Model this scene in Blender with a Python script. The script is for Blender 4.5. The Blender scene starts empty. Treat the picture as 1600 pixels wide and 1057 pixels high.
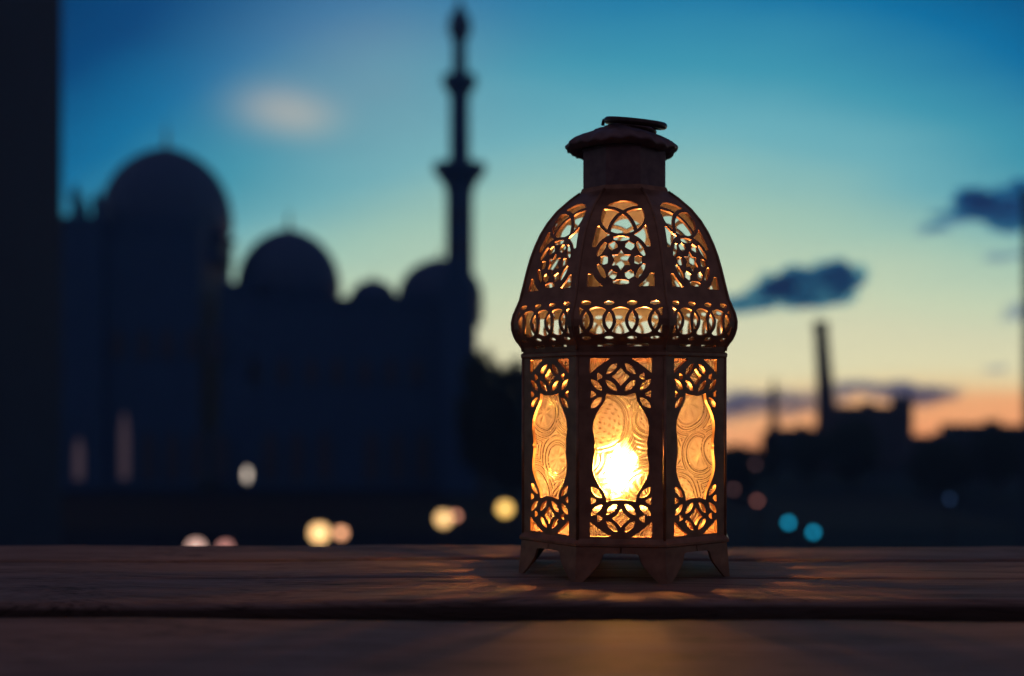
import bpy, bmesh, math, random
import numpy as np
from mathutils import Vector, Matrix

random.seed(7)
RNG = np.random.default_rng(11)
S = bpy.context.scene
COL = S.collection
R = math.radians

# ------------------------------------------------------------------ camera, world, exposure
CAM_Z = 0.0777          # the camera stands low, just above the table top (table top is z = 0)
FPX, HX, HY = 2040.0, 800.0, 625.0
cam_d = bpy.data.cameras.new("camera")
cam = bpy.data.objects.new("camera", cam_d)
COL.objects.link(cam)
cam.location = (0, 0, CAM_Z)
cam.rotation_euler = (R(90), 0, 0)
cam_d.sensor_width = 36.0
cam_d.lens = 36.0 * FPX / 1600.0
cam_d.shift_y = (HY - 528.5) / 1600.0
cam_d.clip_start = 0.02
cam_d.clip_end = 40000
cam_d.dof.use_dof = True
cam_d.dof.focus_distance = 0.565
cam_d.dof.aperture_fstop = 5.9
S.camera = cam
S.view_settings.view_transform = 'Standard'
S.view_settings.look = 'None'
S.view_settings.exposure = 0.0
S.view_settings.gamma = 1.0
S.cycles.use_denoising = True
S.cycles.max_bounces = 10
S.cycles.transparent_max_bounces = 16
S.cycles.sample_clamp_indirect = 6.0
S.cycles.caustics_reflective = False
S.cycles.caustics_refractive = True
S.cycles.volume_bounces = 0


def lin(c):
    c = c / 255.0
    return c / 12.92 if c <= 0.04045 else ((c + 0.055) / 1.055) ** 2.4


def rgb(r, g, b):
    return (lin(r), lin(g), lin(b), 1.0)


def at(px, py, d):
    """a point at distance d seen from the camera's height, from its bearing"""
    return Vector(((px - HX) / FPX * d, d, CAM_Z + (HY - py) / FPX * d))


W = bpy.data.worlds.new("World")
S.world = W
W.use_nodes = True
nt = W.node_tree
N = nt.nodes
L = nt.links
for n in list(N):
    N.remove(n)


def math_node(nt, op, a, b=None, c=None, clamp=False):
    n = nt.nodes.new("ShaderNodeMath")
    n.operation = op
    n.use_clamp = clamp
    for i, v in enumerate((a, b, c)):
        if v is None:
            continue
        if isinstance(v, (int, float)):
            n.inputs[i].default_value = v
        else:
            nt.links.new(v, n.inputs[i])
    return n.outputs[0]


def build_world():
    out = N.new("ShaderNodeOutputWorld")
    bg = N.new("ShaderNodeBackground")
    tc = N.new("ShaderNodeTexCoord")
    sp = N.new("ShaderNodeSeparateXYZ")
    L.new(tc.outputs["Generated"], sp.inputs[0])
    m = lambda *a, **k: math_node(nt, *a, **k)
    el = m('MULTIPLY', m('ARCSINE', sp.outputs[2]), 57.2958)
    az = m('MULTIPLY', m('ARCTAN2', sp.outputs[0], sp.outputs[1]), 57.2958)
    da = m('SUBTRACT', az, 4.0)
    k = m('MULTIPLY_ADD', m('DIVIDE', el, 8.0, clamp=True), 0.0135, 0.0018)
    t = m('MULTIPLY_ADD', el, 0.90, m('MULTIPLY', m('MULTIPLY', da, da), k))
    # the afterglow reaches higher to the right of the place where the sun went down
    wr = m('MULTIPLY', m('MINIMUM', m('MAXIMUM', m('SUBTRACT', az, 7.0), 0.0), 18.0), 0.17)
    t = m('SUBTRACT', t, m('MULTIPLY', wr, m('POWER', 2.718, m('MULTIPLY', m('ABSOLUTE', el), -0.15))))
    # soft uneven streaks of thin high cloud
    nz = N.new("ShaderNodeTexNoise")
    nz.inputs["Scale"].default_value = 3.5
    nz.inputs["Detail"].default_value = 3
    mp = N.new("ShaderNodeMapping")
    mp.inputs["Scale"].default_value = (1, 1, 4)
    L.new(tc.outputs["Generated"], mp.inputs[0])
    L.new(mp.outputs[0], nz.inputs["Vector"])
    t = m('ADD', t, m('MULTIPLY', m('SUBTRACT', nz.outputs["Fac"], 0.5), 3.0))
    ramp = N.new("ShaderNodeValToRGB")
    lo, hi = -6.0, 90.0
    stops = [(-6, (205, 120, 90)), (-2.6, (236, 154, 106)), (-1.2, (232, 176, 128)), (-0.3, (224, 206, 164)), (0.9, (218, 220, 188)), (2.6, (208, 216, 190)),
             (4.6, (192, 214, 192)), (7.6, (156, 200, 192)), (10.4, (104, 174, 192)), (13, (60, 148, 178)),
             (16.5, (12, 108, 160)), (20, (1, 66, 120)), (25, (2, 50, 96)), (34, (14, 42, 80)),
             (55, (56, 56, 78)), (90, (68, 62, 78))]
    els = ramp.color_ramp.elements
    while len(els) > 1:
        els.remove(els[-1])
    for i, (p, c) in enumerate(stops):
        e = els[0] if i == 0 else els.new((p - lo) / (hi - lo))
        e.position = (p - lo) / (hi - lo)
        e.color = rgb(*c)
    L.new(m('DIVIDE', m('SUBTRACT', t, lo), hi - lo, clamp=True), ramp.inputs[0])
    # one soft thin cloud lit pinkish from below, high over the mosque
    def blob(a0, e0, wa, we, amt):
        u = m('DIVIDE', m('SUBTRACT', az, a0), wa)
        v = m('DIVIDE', m('SUBTRACT', el, e0), we)
        q = m('ADD', m('MULTIPLY', u, u), m('MULTIPLY', v, v))
        return m('MULTIPLY', m('POWER', 2.718, m('MULTIPLY', q, -1.0)), amt)
    f = m('MINIMUM', m('ADD', m('ADD', blob(-10.4, 12.4, 1.7, 1.0, 0.36), blob(-8.9, 12.0, 1.5, 0.9, 0.26)), blob(-6.0, 13.8, 5.4, 4.0, 0.20)), 0.85)
    f = m('MULTIPLY', f, m('MULTIPLY_ADD', nz.outputs["Fac"], 0.8, 0.6), clamp=True)
    mc = N.new("ShaderNodeMix"); mc.data_type = 'RGBA'
    L.new(f, mc.inputs[0]); L.new(ramp.outputs[0], mc.inputs[6]); mc.inputs[7].default_value = rgb(186, 184, 178)
    L.new(mc.outputs[2], bg.inputs[0])
    bg.inputs[1].default_value = 1.16
    L.new(bg.outputs[0], out.inputs[0])


build_world()

# ------------------------------------------------------------------ materials
MATS = {}


def new_mat(name):
    m = bpy.data.materials.new(name)
    m.use_nodes = True
    t = m.node_tree
    p = t.nodes["Principled BSDF"]
    MATS[name] = m
    return m, t, p


def noise_mat(name, c1, c2, scale=5.0, rough=0.7, metallic=0.0, bump=0.2, dist=0.01, stretch=(1, 1, 1), detail=6, spec=0.5):
    m, t, p = new_mat(name)
    tc = t.nodes.new("ShaderNodeTexCoord")
    mp = t.nodes.new("ShaderNodeMapping")
    mp.inputs["Scale"].default_value = stretch
    nz = t.nodes.new("ShaderNodeTexNoise")
    nz.inputs["Scale"].default_value = scale
    nz.inputs["Detail"].default_value = detail
    rp = t.nodes.new("ShaderNodeValToRGB")
    rp.color_ramp.elements[0].color = (*c1, 1)
    rp.color_ramp.elements[1].color = (*c2, 1)
    rp.color_ramp.elements[0].position = 0.3
    rp.color_ramp.elements[1].position = 0.7
    bp = t.nodes.new("ShaderNodeBump")
    bp.inputs["Strength"].default_value = bump
    bp.inputs["Distance"].default_value = dist
    t.links.new(tc.outputs["Object"], mp.inputs[0])
    t.links.new(mp.outputs[0], nz.inputs["Vector"])
    t.links.new(nz.outputs["Fac"], rp.inputs[0])
    t.links.new(rp.outputs[0], p.inputs["Base Color"])
    t.links.new(nz.outputs["Fac"], bp.inputs["Height"])
    t.links.new(bp.outputs[0], p.inputs["Normal"])
    p.inputs["Roughness"].default_value = rough
    p.inputs["Metallic"].default_value = metallic
    p.inputs["Specular IOR Level"].default_value = spec
    return m


def emit_mat(name, col, strength):
    m, t, p = new_mat(name)
    p.inputs["Base Color"].default_value = (0.8, 0.8, 0.8, 1)
    p.inputs["Emission Color"].default_value = (*col, 1)
    p.inputs["Emission Strength"].default_value = strength
    return m


M_METAL = noise_mat("aged_copper_paint", (0.24, 0.12, 0.072), (0.42, 0.22, 0.13), scale=150, rough=0.42, metallic=0.55, bump=0.25, dist=0.0004)
M_METAL_DIM = noise_mat("dimmed_inner_metal", (0.013, 0.008, 0.007), (0.030, 0.0175, 0.015), scale=200, rough=0.6, metallic=0.3, bump=0.2, dist=0.0004)  # same metal coloured darker inside to dim the candle's light there
M_METAL_DARK = noise_mat("dark_neck_metal", (0.16, 0.10, 0.10), (0.25, 0.16, 0.15), scale=220, rough=0.5, metallic=0.5, bump=0.25, dist=0.0004)
M_RING = noise_mat("handle_wire", (0.06, 0.04, 0.04), (0.10, 0.07, 0.06), scale=300, rough=0.35, metallic=0.8, bump=0.1, dist=0.0002)
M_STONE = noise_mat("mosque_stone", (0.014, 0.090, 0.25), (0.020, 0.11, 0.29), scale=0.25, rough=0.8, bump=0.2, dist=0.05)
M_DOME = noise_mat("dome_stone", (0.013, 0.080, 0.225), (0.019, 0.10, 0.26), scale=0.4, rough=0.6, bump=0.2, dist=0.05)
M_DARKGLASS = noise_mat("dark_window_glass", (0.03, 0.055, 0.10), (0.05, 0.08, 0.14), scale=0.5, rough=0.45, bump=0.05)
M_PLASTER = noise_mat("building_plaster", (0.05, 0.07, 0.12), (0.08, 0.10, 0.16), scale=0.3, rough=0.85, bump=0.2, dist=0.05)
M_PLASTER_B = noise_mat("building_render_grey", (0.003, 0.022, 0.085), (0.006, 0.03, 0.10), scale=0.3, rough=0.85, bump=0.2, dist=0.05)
M_BRICK = noise_mat("chimney_brick", (0.06, 0.06, 0.10), (0.09, 0.09, 0.14), scale=1.2, rough=0.85, bump=0.3, dist=0.05)
M_ROOF = noise_mat("roof_felt", (0.05, 0.05, 0.055), (0.08, 0.08, 0.08), scale=0.8, rough=0.9)
M_GOLD = noise_mat("finial_metal", (0.3, 0.22, 0.1), (0.4, 0.3, 0.14), scale=3, rough=0.4, metallic=0.8)
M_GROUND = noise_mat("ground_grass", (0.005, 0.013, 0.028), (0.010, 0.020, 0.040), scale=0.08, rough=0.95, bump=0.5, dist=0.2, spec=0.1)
M_PAVE = noise_mat("terrace_stone", (0.12, 0.115, 0.11), (0.2, 0.19, 0.18), scale=3, rough=0.8)
M_ASPHALT = noise_mat("asphalt", (0.012, 0.014, 0.018), (0.022, 0.024, 0.028), scale=3, rough=0.9, spec=0.2)
M_POLE = noise_mat("lamp_post_paint", (0.03, 0.03, 0.032), (0.05, 0.05, 0.05), scale=3, rough=0.5)
M_BARK = noise_mat("bark", (0.05, 0.035, 0.025), (0.10, 0.075, 0.055), scale=3, rough=0.9, stretch=(1, 1, 0.2), bump=0.6, dist=0.05)
M_WAX = noise_mat("candle_wax", (0.75, 0.62, 0.42), (0.82, 0.70, 0.5), scale=80, rough=0.4, bump=0.05, dist=0.0003)
M_WICK = noise_mat("charred_wick", (0.01, 0.01, 0.01), (0.03, 0.02, 0.02), scale=800, rough=0.9)


def leaf_mat(name, c1, c2):
    m, t, p = new_mat(name)
    oi = t.nodes.new("ShaderNodeTexNoise")
    oi.inputs["Scale"].default_value = 0.9
    rp = t.nodes.new("ShaderNodeValToRGB")
    rp.color_ramp.elements[0].color = (*c1, 1)
    rp.color_ramp.elements[1].color = (*c2, 1)
    rp.color_ramp.elements[0].position = 0.35
    rp.color_ramp.elements[1].position = 0.65
    tc = t.nodes.new("ShaderNodeTexCoord")
    t.links.new(tc.outputs["Object"], oi.inputs["Vector"])
    t.links.new(oi.outputs["Fac"], rp.inputs[0])
    t.links.new(rp.outputs[0], p.inputs["Base Color"])
    p.inputs["Roughness"].default_value = 0.7
    return m


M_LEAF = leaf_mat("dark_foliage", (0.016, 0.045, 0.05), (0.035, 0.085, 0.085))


def wood_mat():
    m, t, p = new_mat("weathered_wood")
    nd, lk = t.nodes, t.links
    tc = nd.new("ShaderNodeTexCoord")
    oi = nd.new("ShaderNodeObjectInfo")
    add = nd.new("ShaderNodeVectorMath"); add.operation = 'ADD'
    lk.new(tc.outputs["Object"], add.inputs[0])
    cmb = nd.new("ShaderNodeCombineXYZ")
    lk.new(math_node(t, 'MULTIPLY', oi.outputs["Random"], 7.0), cmb.inputs[0])
    lk.new(cmb.outputs[0], add.inputs[1])
    # large warp so that the grain swirls round knots
    warp = nd.new("ShaderNodeTexNoise"); warp.inputs["Scale"].default_value = 5.0; warp.inputs["Detail"].default_value = 1
    lk.new(add.outputs[0], warp.inputs["Vector"])
    sc = nd.new("ShaderNodeVectorMath"); sc.operation = 'SCALE'; sc.inputs["Scale"].default_value = 0.085
    lk.new(warp.outputs["Color"], sc.inputs[0])
    ad2 = nd.new("ShaderNodeVectorMath"); ad2.operation = 'ADD'
    lk.new(add.outputs[0], ad2.inputs[0]); lk.new(sc.outputs[0], ad2.inputs[1])
    mp = nd.new("ShaderNodeMapping"); mp.inputs["Scale"].default_value = (2.2, 26, 26)
    lk.new(ad2.outputs[0], mp.inputs[0])
    g = nd.new("ShaderNodeTexNoise"); g.inputs["Scale"].default_value = 2.2; g.inputs["Detail"].default_value = 8; g.inputs["Roughness"].default_value = 0.65
    lk.new(mp.outputs[0], g.inputs["Vector"])
    mp2 = nd.new("ShaderNodeMapping"); mp2.inputs["Scale"].default_value = (9, 220, 220)
    lk.new(ad2.outputs[0], mp2.inputs[0])
    f = nd.new("ShaderNodeTexNoise"); f.inputs["Scale"].default_value = 2.0; f.inputs["Detail"].default_value = 5
    lk.new(mp2.outputs[0], f.inputs["Vector"])
    h = math_node(t, 'ADD', math_node(t, 'MULTIPLY', g.outputs["Fac"], 0.58), math_node(t, 'MULTIPLY', f.outputs["Fac"], 0.42))
    rp = nd.new("ShaderNodeValToRGB")
    e = rp.color_ramp.elements
    e[0].position = 0.36; e[0].color = (0.085, 0.066, 0.058, 1)
    e[1].position = 0.64; e[1].color = (0.35, 0.265, 0.235, 1)
    k = e.new(0.46); k.color = (0.235, 0.168, 0.142, 1)
    lk.new(h, rp.inputs[0])
    # dirt caught in the cracks, and painted shade in the plank gaps
    ak = nd.new("ShaderNodeAttribute"); ak.attribute_name = "dirt_gap_shade"
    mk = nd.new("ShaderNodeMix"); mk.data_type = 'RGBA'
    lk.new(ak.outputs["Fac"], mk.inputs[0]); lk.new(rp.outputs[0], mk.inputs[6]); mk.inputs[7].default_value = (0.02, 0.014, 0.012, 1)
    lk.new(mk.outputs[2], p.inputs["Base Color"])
    bp = nd.new("ShaderNodeBump"); bp.inputs["Strength"].default_value = 0.7; bp.inputs["Distance"].default_value = 0.0022
    lk.new(h, bp.inputs["Height"]); lk.new(bp.outputs[0], p.inputs["Normal"])
    lk.new(math_node(t, 'MULTIPLY_ADD', h, 0.30, 0.58), p.inputs["Roughness"])
    p.inputs["Specular IOR Level"].default_value = 0.08
    return m


M_WOOD = wood_mat()


def glass_mat():
    """pressed, frosted lantern glass: scatters most of the light, lets some straight through"""
    m, t, p = new_mat("pressed_frosted_glass")
    nd, lk = t.nodes, t.links
    nd.remove(p)
    out = nd["Material Output"]
    tr = nd.new("ShaderNodeBsdfTranslucent"); tr.inputs[0].default_value = (0.62, 0.42, 0.30, 1)
    tp = nd.new("ShaderNodeBsdfTransparent"); tp.inputs[0].default_value = (0.95, 0.80, 0.62, 1)
    rf = nd.new("ShaderNodeBsdfRefraction"); rf.inputs["IOR"].default_value = 1.25; rf.inputs["Roughness"].default_value = 0.6
    rf.inputs[0].default_value = (0.95, 0.80, 0.62, 1)
    gl = nd.new("ShaderNodeBsdfGlossy"); gl.inputs["Roughness"].default_value = 0.12
    m1 = nd.new("ShaderNodeMixShader"); m1.inputs[0].default_value = 0.34
    # the pressed pattern: steep flanks coloured darker, painting in their refraction shading
    at_ = nd.new("ShaderNodeAttribute"); at_.attribute_name = "relief"
    cr = nd.new("ShaderNodeMix"); cr.data_type = 'RGBA'
    lk.new(at_.outputs["Fac"], cr.inputs[0])
    cr.inputs[6].default_value = (0.195, 0.140, 0.135, 1); cr.inputs[7].default_value = (0.018, 0.009, 0.006, 1)
    lk.new(cr.outputs[2], tr.inputs[0])
    cr2 = nd.new("ShaderNodeMix"); cr2.data_type = 'RGBA'
    lk.new(at_.outputs["Fac"], cr2.inputs[0])
    cr2.inputs[6].default_value = (1, 0.88, 0.72, 1); cr2.inputs[7].default_value = (0.75, 0.48, 0.30, 1)
    lk.new(cr2.outputs[2], rf.inputs[0]); lk.new(cr2.outputs[2], tp.inputs[0])
    lk.new(tr.outputs[0], m1.inputs[1]); lk.new(rf.outputs[0], m1.inputs[2])
    m2 = nd.new("ShaderNodeMixShader"); m2.inputs[0].default_value = 0.52
    lk.new(m1.outputs[0], m2.inputs[1]); lk.new(tp.outputs[0], m2.inputs[2])
    m3 = nd.new("ShaderNodeMixShader"); m3.inputs[0].default_value = 0.05
    lk.new(m2.outputs[0], m3.inputs[1]); lk.new(gl.outputs[0], m3.inputs[2])
    lk.new(m3.outputs[0], out.inputs[0])
    # fine ripples of the pressing
    nz = nd.new("ShaderNodeTexNoise"); nz.inputs["Scale"].default_value = 420; nz.inputs["Detail"].default_value = 3
    tc = nd.new("ShaderNodeTexCoord"); lk.new(tc.outputs["Object"], nz.inputs["Vector"])
    bp = nd.new("ShaderNodeBump"); bp.inputs["Strength"].default_value = 0.35; bp.inputs["Distance"].default_value = 0.0006
    lk.new(nz.outputs["Fac"], bp.inputs["Height"])
    for s in (tr, rf, gl):
        lk.new(bp.outputs[0], s.inputs["Normal"])
    # smooth back face
    m2_, t2, p2 = new_mat("glass_back_face")
    t2.nodes.remove(p2)
    tb = t2.nodes.new("ShaderNodeBsdfTransparent"); tb.inputs[0].default_value = (0.97, 0.93, 0.86, 1)
    gb = t2.nodes.new("ShaderNodeBsdfGlossy"); gb.inputs["Roughness"].default_value = 0.05
    mx = t2.nodes.new("ShaderNodeMixShader"); mx.inputs[0].default_value = 0.05
    t2.links.new(tb.outputs[0], mx.inputs[1]); t2.links.new(gb.outputs[0], mx.inputs[2])
    t2.links.new(mx.outputs[0], t2.nodes["Material Output"].inputs[0])
    return m, m2_


M_GLASS, M_GLASS_BACK = glass_mat()

# ------------------------------------------------------------------ builders


def tag(o, label=None, cat=None, group=None, kind=None):
    if label: o["label"] = label
    if cat: o["category"] = cat
    if group: o["group"] = group
    if kind: o["kind"] = kind
    return o


def empty(name, loc=(0, 0, 0), rz=0.0):
    o = bpy.data.objects.new(name, None)
    COL.objects.link(o)
    o.location = loc
    o.rotation_euler = (0, 0, rz)
    o.empty_display_size = 0.1
    return o


def link_mesh(name, me, mat, parent=None, smooth=False):
    o = bpy.data.objects.new(name, me)
    COL.objects.link(o)
    mats = mat if isinstance(mat, (list, tuple)) else [mat]
    if not me.materials:
        for k in mats:
            me.materials.append(k)
    if parent: o.parent = parent
    if smooth:
        for p in me.polygons: p.use_smooth = True
    return o


class MB:
    """collects shapes and links them as one mesh object"""

    def __init__(self):
        self.v, self.f, self.m = [], [], []

    def add(self, vs, fs, mi=0):
        b = len(self.v)
        self.v += [tuple(v) for v in vs]
        self.f += [tuple(b + i for i in f) for f in fs]
        self.m += [mi] * len(fs)

    def box(self, x0, x1, y0, y1, z0, z1, mi=0):
        vs = [(x0, y0, z0), (x1, y0, z0), (x1, y1, z0), (x0, y1, z0), (x0, y0, z1), (x1, y0, z1), (x1, y1, z1), (x0, y1, z1)]
        self.add(vs, [(3, 2, 1, 0), (4, 5, 6, 7), (0, 1, 5, 4), (1, 2, 6, 5), (2, 3, 7, 6), (3, 0, 4, 7)], mi)

    def lathe(self, prof, n=32, c=(0, 0, 0), a0=0.0, mi=0, cap=True, lobes=None):
        """prof: (radius, z) from bottom to top; outward normals"""
        vs = []
        for r, z in prof:
            for i in range(n):
                a = a0 + 2 * math.pi * i / n
                rr = r if lobes is None else lobes(r, a)
                vs.append((c[0] + rr * math.cos(a), c[1] + rr * math.sin(a), c[2] + z))
        fs = []
        for j in range(len(prof) - 1):
            for i in range(n):
                k = (i + 1) % n
                fs.append((j * n + i, j * n + k, (j + 1) * n + k, (j + 1) * n + i))
        if cap:
            fs.append(tuple(reversed(range(n))))
            fs.append(tuple((len(prof) - 1) * n + i for i in range(n)))
        self.add(vs, fs, mi)

    def tube(self, pts, rad, n=8, closed=False, mi=0):
        pts = [Vector(p) for p in pts]
        m = len(pts)
        rads = rad if isinstance(rad, (list, tuple)) else [rad] * m
        vs, fs = [], []
        up = Vector((0, 0, 1))
        prev = None
        for i, p in enumerate(pts):
            a = pts[(i - 1) % m] if (closed or i > 0) else p
            b = pts[(i + 1) % m] if (closed or i < m - 1) else p
            d = (b - a).normalized()
            if prev is None:
                ref = up if abs(d.z) < 0.9 else Vector((1, 0, 0))
                u = d.cross(ref).normalized()
            else:
                u = (prev - d * prev.dot(d)).normalized()
            prev = u
            w = d.cross(u)
            for k in range(n):
                t = 2 * math.pi * k / n
                vs.append(p + (u * math.cos(t) + w * math.sin(t)) * rads[i])
        for i in range(m if closed else m - 1):
            j = (i + 1) % m
            for k in range(n):
                q = (k + 1) % n
                fs.append((i * n + k, i * n + q, j * n + q, j * n + k))
        if not closed:
            fs.append(tuple(reversed(range(n))))
            fs.append(tuple((m - 1) * n + k for k in range(n)))
        self.add(vs, fs, mi)

    def build(self, name, mat, parent=None, smooth=False, loc=None):
        me = bpy.data.meshes.new(name)
        me.from_pydata(self.v, [], self.f)
        me.polygons.foreach_set("material_index", self.m)
        me.update()
        o = link_mesh(name, me, mat, parent, smooth)
        if loc is not None: o.location = loc
        return o


def auto_smooth(o, deg=35):
    me = o.data
    for p in me.polygons: p.use_smooth = True
    bm = bmesh.new(); bm.from_mesh(me)
    for e in bm.edges:
        if len(e.link_faces) == 2 and e.calc_face_angle(0) > R(deg): e.smooth = False
    bm.to_mesh(me); bm.free()


# ---- cut sheet metal: a 2-D field (positive = metal) turned into a thin plate bent onto a surface
def cut_sheet(F, xs, ys, mapf, thick):
    X, Y = np.meshgrid(xs, ys, indexing='ij')
    V = F(X, Y)
    V = np.where(np.abs(V) < 1e-6, 1e-6, V)
    nx, ny = V.shape
    vid = {}
    pts = []

    def pt(key, p):
        i = vid.get(key)
        if i is None:
            i = vid[key] = len(pts)
            pts.append(p)
        return i

    polys = []
    for i in range(nx - 1):
        for j in range(ny - 1):
            c = ((i, j), (i + 1, j), (i + 1, j + 1), (i, j + 1))
            v = (V[i, j], V[i + 1, j], V[i + 1, j + 1], V[i, j + 1])
            if v[0] < 0 and v[1] < 0 and v[2] < 0 and v[3] < 0:
                continue
            poly = []
            for k in range(4):
                a, b = c[k], c[(k + 1) % 4]
                va, vb = v[k], v[(k + 1) % 4]
                if va > 0:
                    poly.append(pt(a, (xs[a[0]], ys[a[1]])))
                if (va > 0) != (vb > 0):
                    t = min(max(va / (va - vb), 0.04), 0.96)
                    key = (a, b) if a < b else (b, a)
                    poly.append(pt(key, (xs[a[0]] + (xs[b[0]] - xs[a[0]]) * t, ys[a[1]] + (ys[b[1]] - ys[a[1]]) * t)))
            if len(poly) >= 3:
                polys.append(poly)
    P = np.array(pts)
    front = mapf(P[:, 0], P[:, 1], 0.0)
    back = mapf(P[:, 0], P[:, 1], thick)
    n = len(pts)
    faces = [tuple(p) for p in polys] + [tuple(n + i for i in reversed(p)) for p in polys]
    edges = {}
    for p in polys:
        for k in range(len(p)):
            a, b = p[k], p[(k + 1) % len(p)]
            if (b, a) in edges:
                del edges[(b, a)]
            else:
                edges[(a, b)] = 1
    nf = len(polys) * 2
    for (a, b) in edges:
        faces.append((b, a, n + a, n + b))
    return np.vstack([front, back]), faces, nf


def sheet_mesh(name, F, xs, ys, mapf, thick):
    vs, fs, nf = cut_sheet(F, xs, ys, mapf, thick)
    me = bpy.data.meshes.new(name)
    me.from_pydata([tuple(v) for v in vs], [], fs)
    me.update()
    bm = bmesh.new(); bm.from_mesh(me)
    bmesh.ops.recalc_face_normals(bm, faces=bm.faces)
    for f in bm.faces: f.smooth = True
    for e in bm.edges:
        if len(e.link_faces) == 2 and e.calc_face_angle(0) > R(35): e.smooth = False
    bm.to_mesh(me); bm.free()
    mi = [0] * (nf // 2) + [1] * (nf // 2) + [0] * (len(me.polygons) - nf)
    me.polygons.foreach_set("material_index", mi)
    return me


# ------------------------------------------------------------------ ground, terrace
def build_ground():
    mb = MB()
    rings = [(0, -15), (40, -15), (120, -15.0), (240, -15), (330, -15), (400, -16), (460, -18.5), (520, -22.5)]
    n = 72
    vs, fs = [(0, 0, -15)], []
    for r, z in rings[1:]:
        for i in range(n):
            a = 2 * math.pi * i / n
            vs.append((r * math.cos(a), r * math.sin(a), z + (random.uniform(-1, 1) * 0.004 * r if r > 420 else 0)))
    for i in range(n):
        fs.append((0, 1 + i, 1 + (i + 1) % n))
    for j in range(len(rings) - 2):
        for i in range(n):
            k = (i + 1) % n
            fs.append((1 + j * n + i, 1 + (j + 1) * n + i, 1 + (j + 1) * n + k, 1 + j * n + k))
    mb.add(vs, fs)
    tag(mb.build("ground", M_GROUND), kind="structure")
    rd = MB()
    rd.box(-160, 160, 118, 127, -15.06, -14.99)
    rd.box(-160, 160, 117.7, 118, -15.0, -14.87)
    rd.box(-160, 160, 127, 127.3, -15.0, -14.87)
    for x in range(-150, 150, 6):
        rd.box(x, x + 3, 122.4, 122.6, -14.99, -14.984, 1)
    tag(rd.build("road", [M_ASPHALT, M_PAVE]), kind="structure")
    pv = MB()
    pv.box(-90, 60, 150, 199, -15.05, -14.94)
    tag(pv.build("forecourt_pavement", M_ASPHALT), kind="structure")
    te = MB()
    te.box(-4, 4, -5, 2.3, -15, -0.78)
    tag(te.build("terrace", M_PAVE), kind="structure")
    pr = MB()
    pr.box(-4, 4, 2.0, 2.2, -0.78, -0.40)
    pr.box(-4.05, 4.05, 1.95, 2.25, -0.40, -0.36)
    tag(pr.build("parapet_wall", M_PLASTER), "low stone parapet wall along the terrace edge behind the wooden table", "wall")


build_ground()


# ------------------------------------------------------------------ wooden table
def plank_mesh(x0, x1, y0, y1, th, r, seed, wob=0.0006, cracks=(), a_far=False):
    rg = np.random.default_rng(seed)
    # cross-section (y, z) rounded, top at z = 0
    prof = []
    for cx, cz, a0 in ((y1 - r, -r, 90), (y0 + r, -r, 180)):
        pass
    sec = []
    k = 5
    for i in range(k + 1):
        a = R(90 * i / k); sec.append((y0 + r - r * math.cos(a), -r + r * math.sin(a)))
    m = max(4, int((y1 - y0) / (0.0016 if cracks else 0.008)))
    for i in range(1, m):
        sec.append((y0 + r + (y1 - y0 - 2 * r) * i / m, 0))
    for i in range(k + 1):
        a = R(90 * i / k); sec.append((y1 - r + r * math.sin(a), -r + r * math.cos(a)))
    sec += [(y1, -th), (y0, -th)]
    nx = 320 if cracks else 160
    ph = rg.uniform(0, 6, 8)
    vs, fs, ck = [], [], []
    for i in range(nx + 1):
        x = x0 + (x1 - x0) * i / nx
        for (y, z) in sec:
            dz = dy = 0
            kk = max(0.8 if z < -r * 0.25 else 0, 0.75 * math.exp(-max(y1 - r * 0.5 - y, 0) / 0.011) if a_far else 0)  # plank gap shade painted dark on side faces and far edge
            if z > -th + 1e-6:
                u = (y - y0) / (y1 - y0)
                dz = wob * (math.sin(x * 9 + ph[0] + u * 2) + 0.6 * math.sin(x * 23 + ph[1]) + 0.5 * math.sin(u * 9 + ph[2] + x * 3)) - wob * 1.2
                if u < 0.15 or u > 0.85:
                    dy = wob * 1.6 * (math.sin(x * 31 + ph[3]) + 0.7 * math.sin(x * 77 + ph[4]) + 0.4 * math.sin(x * 190 + ph[5]))
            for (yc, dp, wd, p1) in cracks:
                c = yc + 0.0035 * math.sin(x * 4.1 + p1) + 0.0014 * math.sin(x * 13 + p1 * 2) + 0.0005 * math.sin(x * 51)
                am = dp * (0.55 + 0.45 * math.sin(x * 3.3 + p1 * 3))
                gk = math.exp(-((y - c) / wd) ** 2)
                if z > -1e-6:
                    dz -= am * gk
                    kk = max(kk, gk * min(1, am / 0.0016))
            vs.append((x, y + dy, z + min(dz, 0)))
            ck.append(kk)
    s = len(sec)
    for i in range(nx):
        for j in range(s):
            q = (j + 1) % s
            fs.append((i * s + j, (i + 1) * s + j, (i + 1) * s + q, i * s + q))
    fs.append(tuple(range(s)))
    fs.append(tuple(nx * s + j for j in reversed(range(s))))
    mb = MB(); mb.add(vs, fs); mb.ck = ck
    return mb


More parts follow.
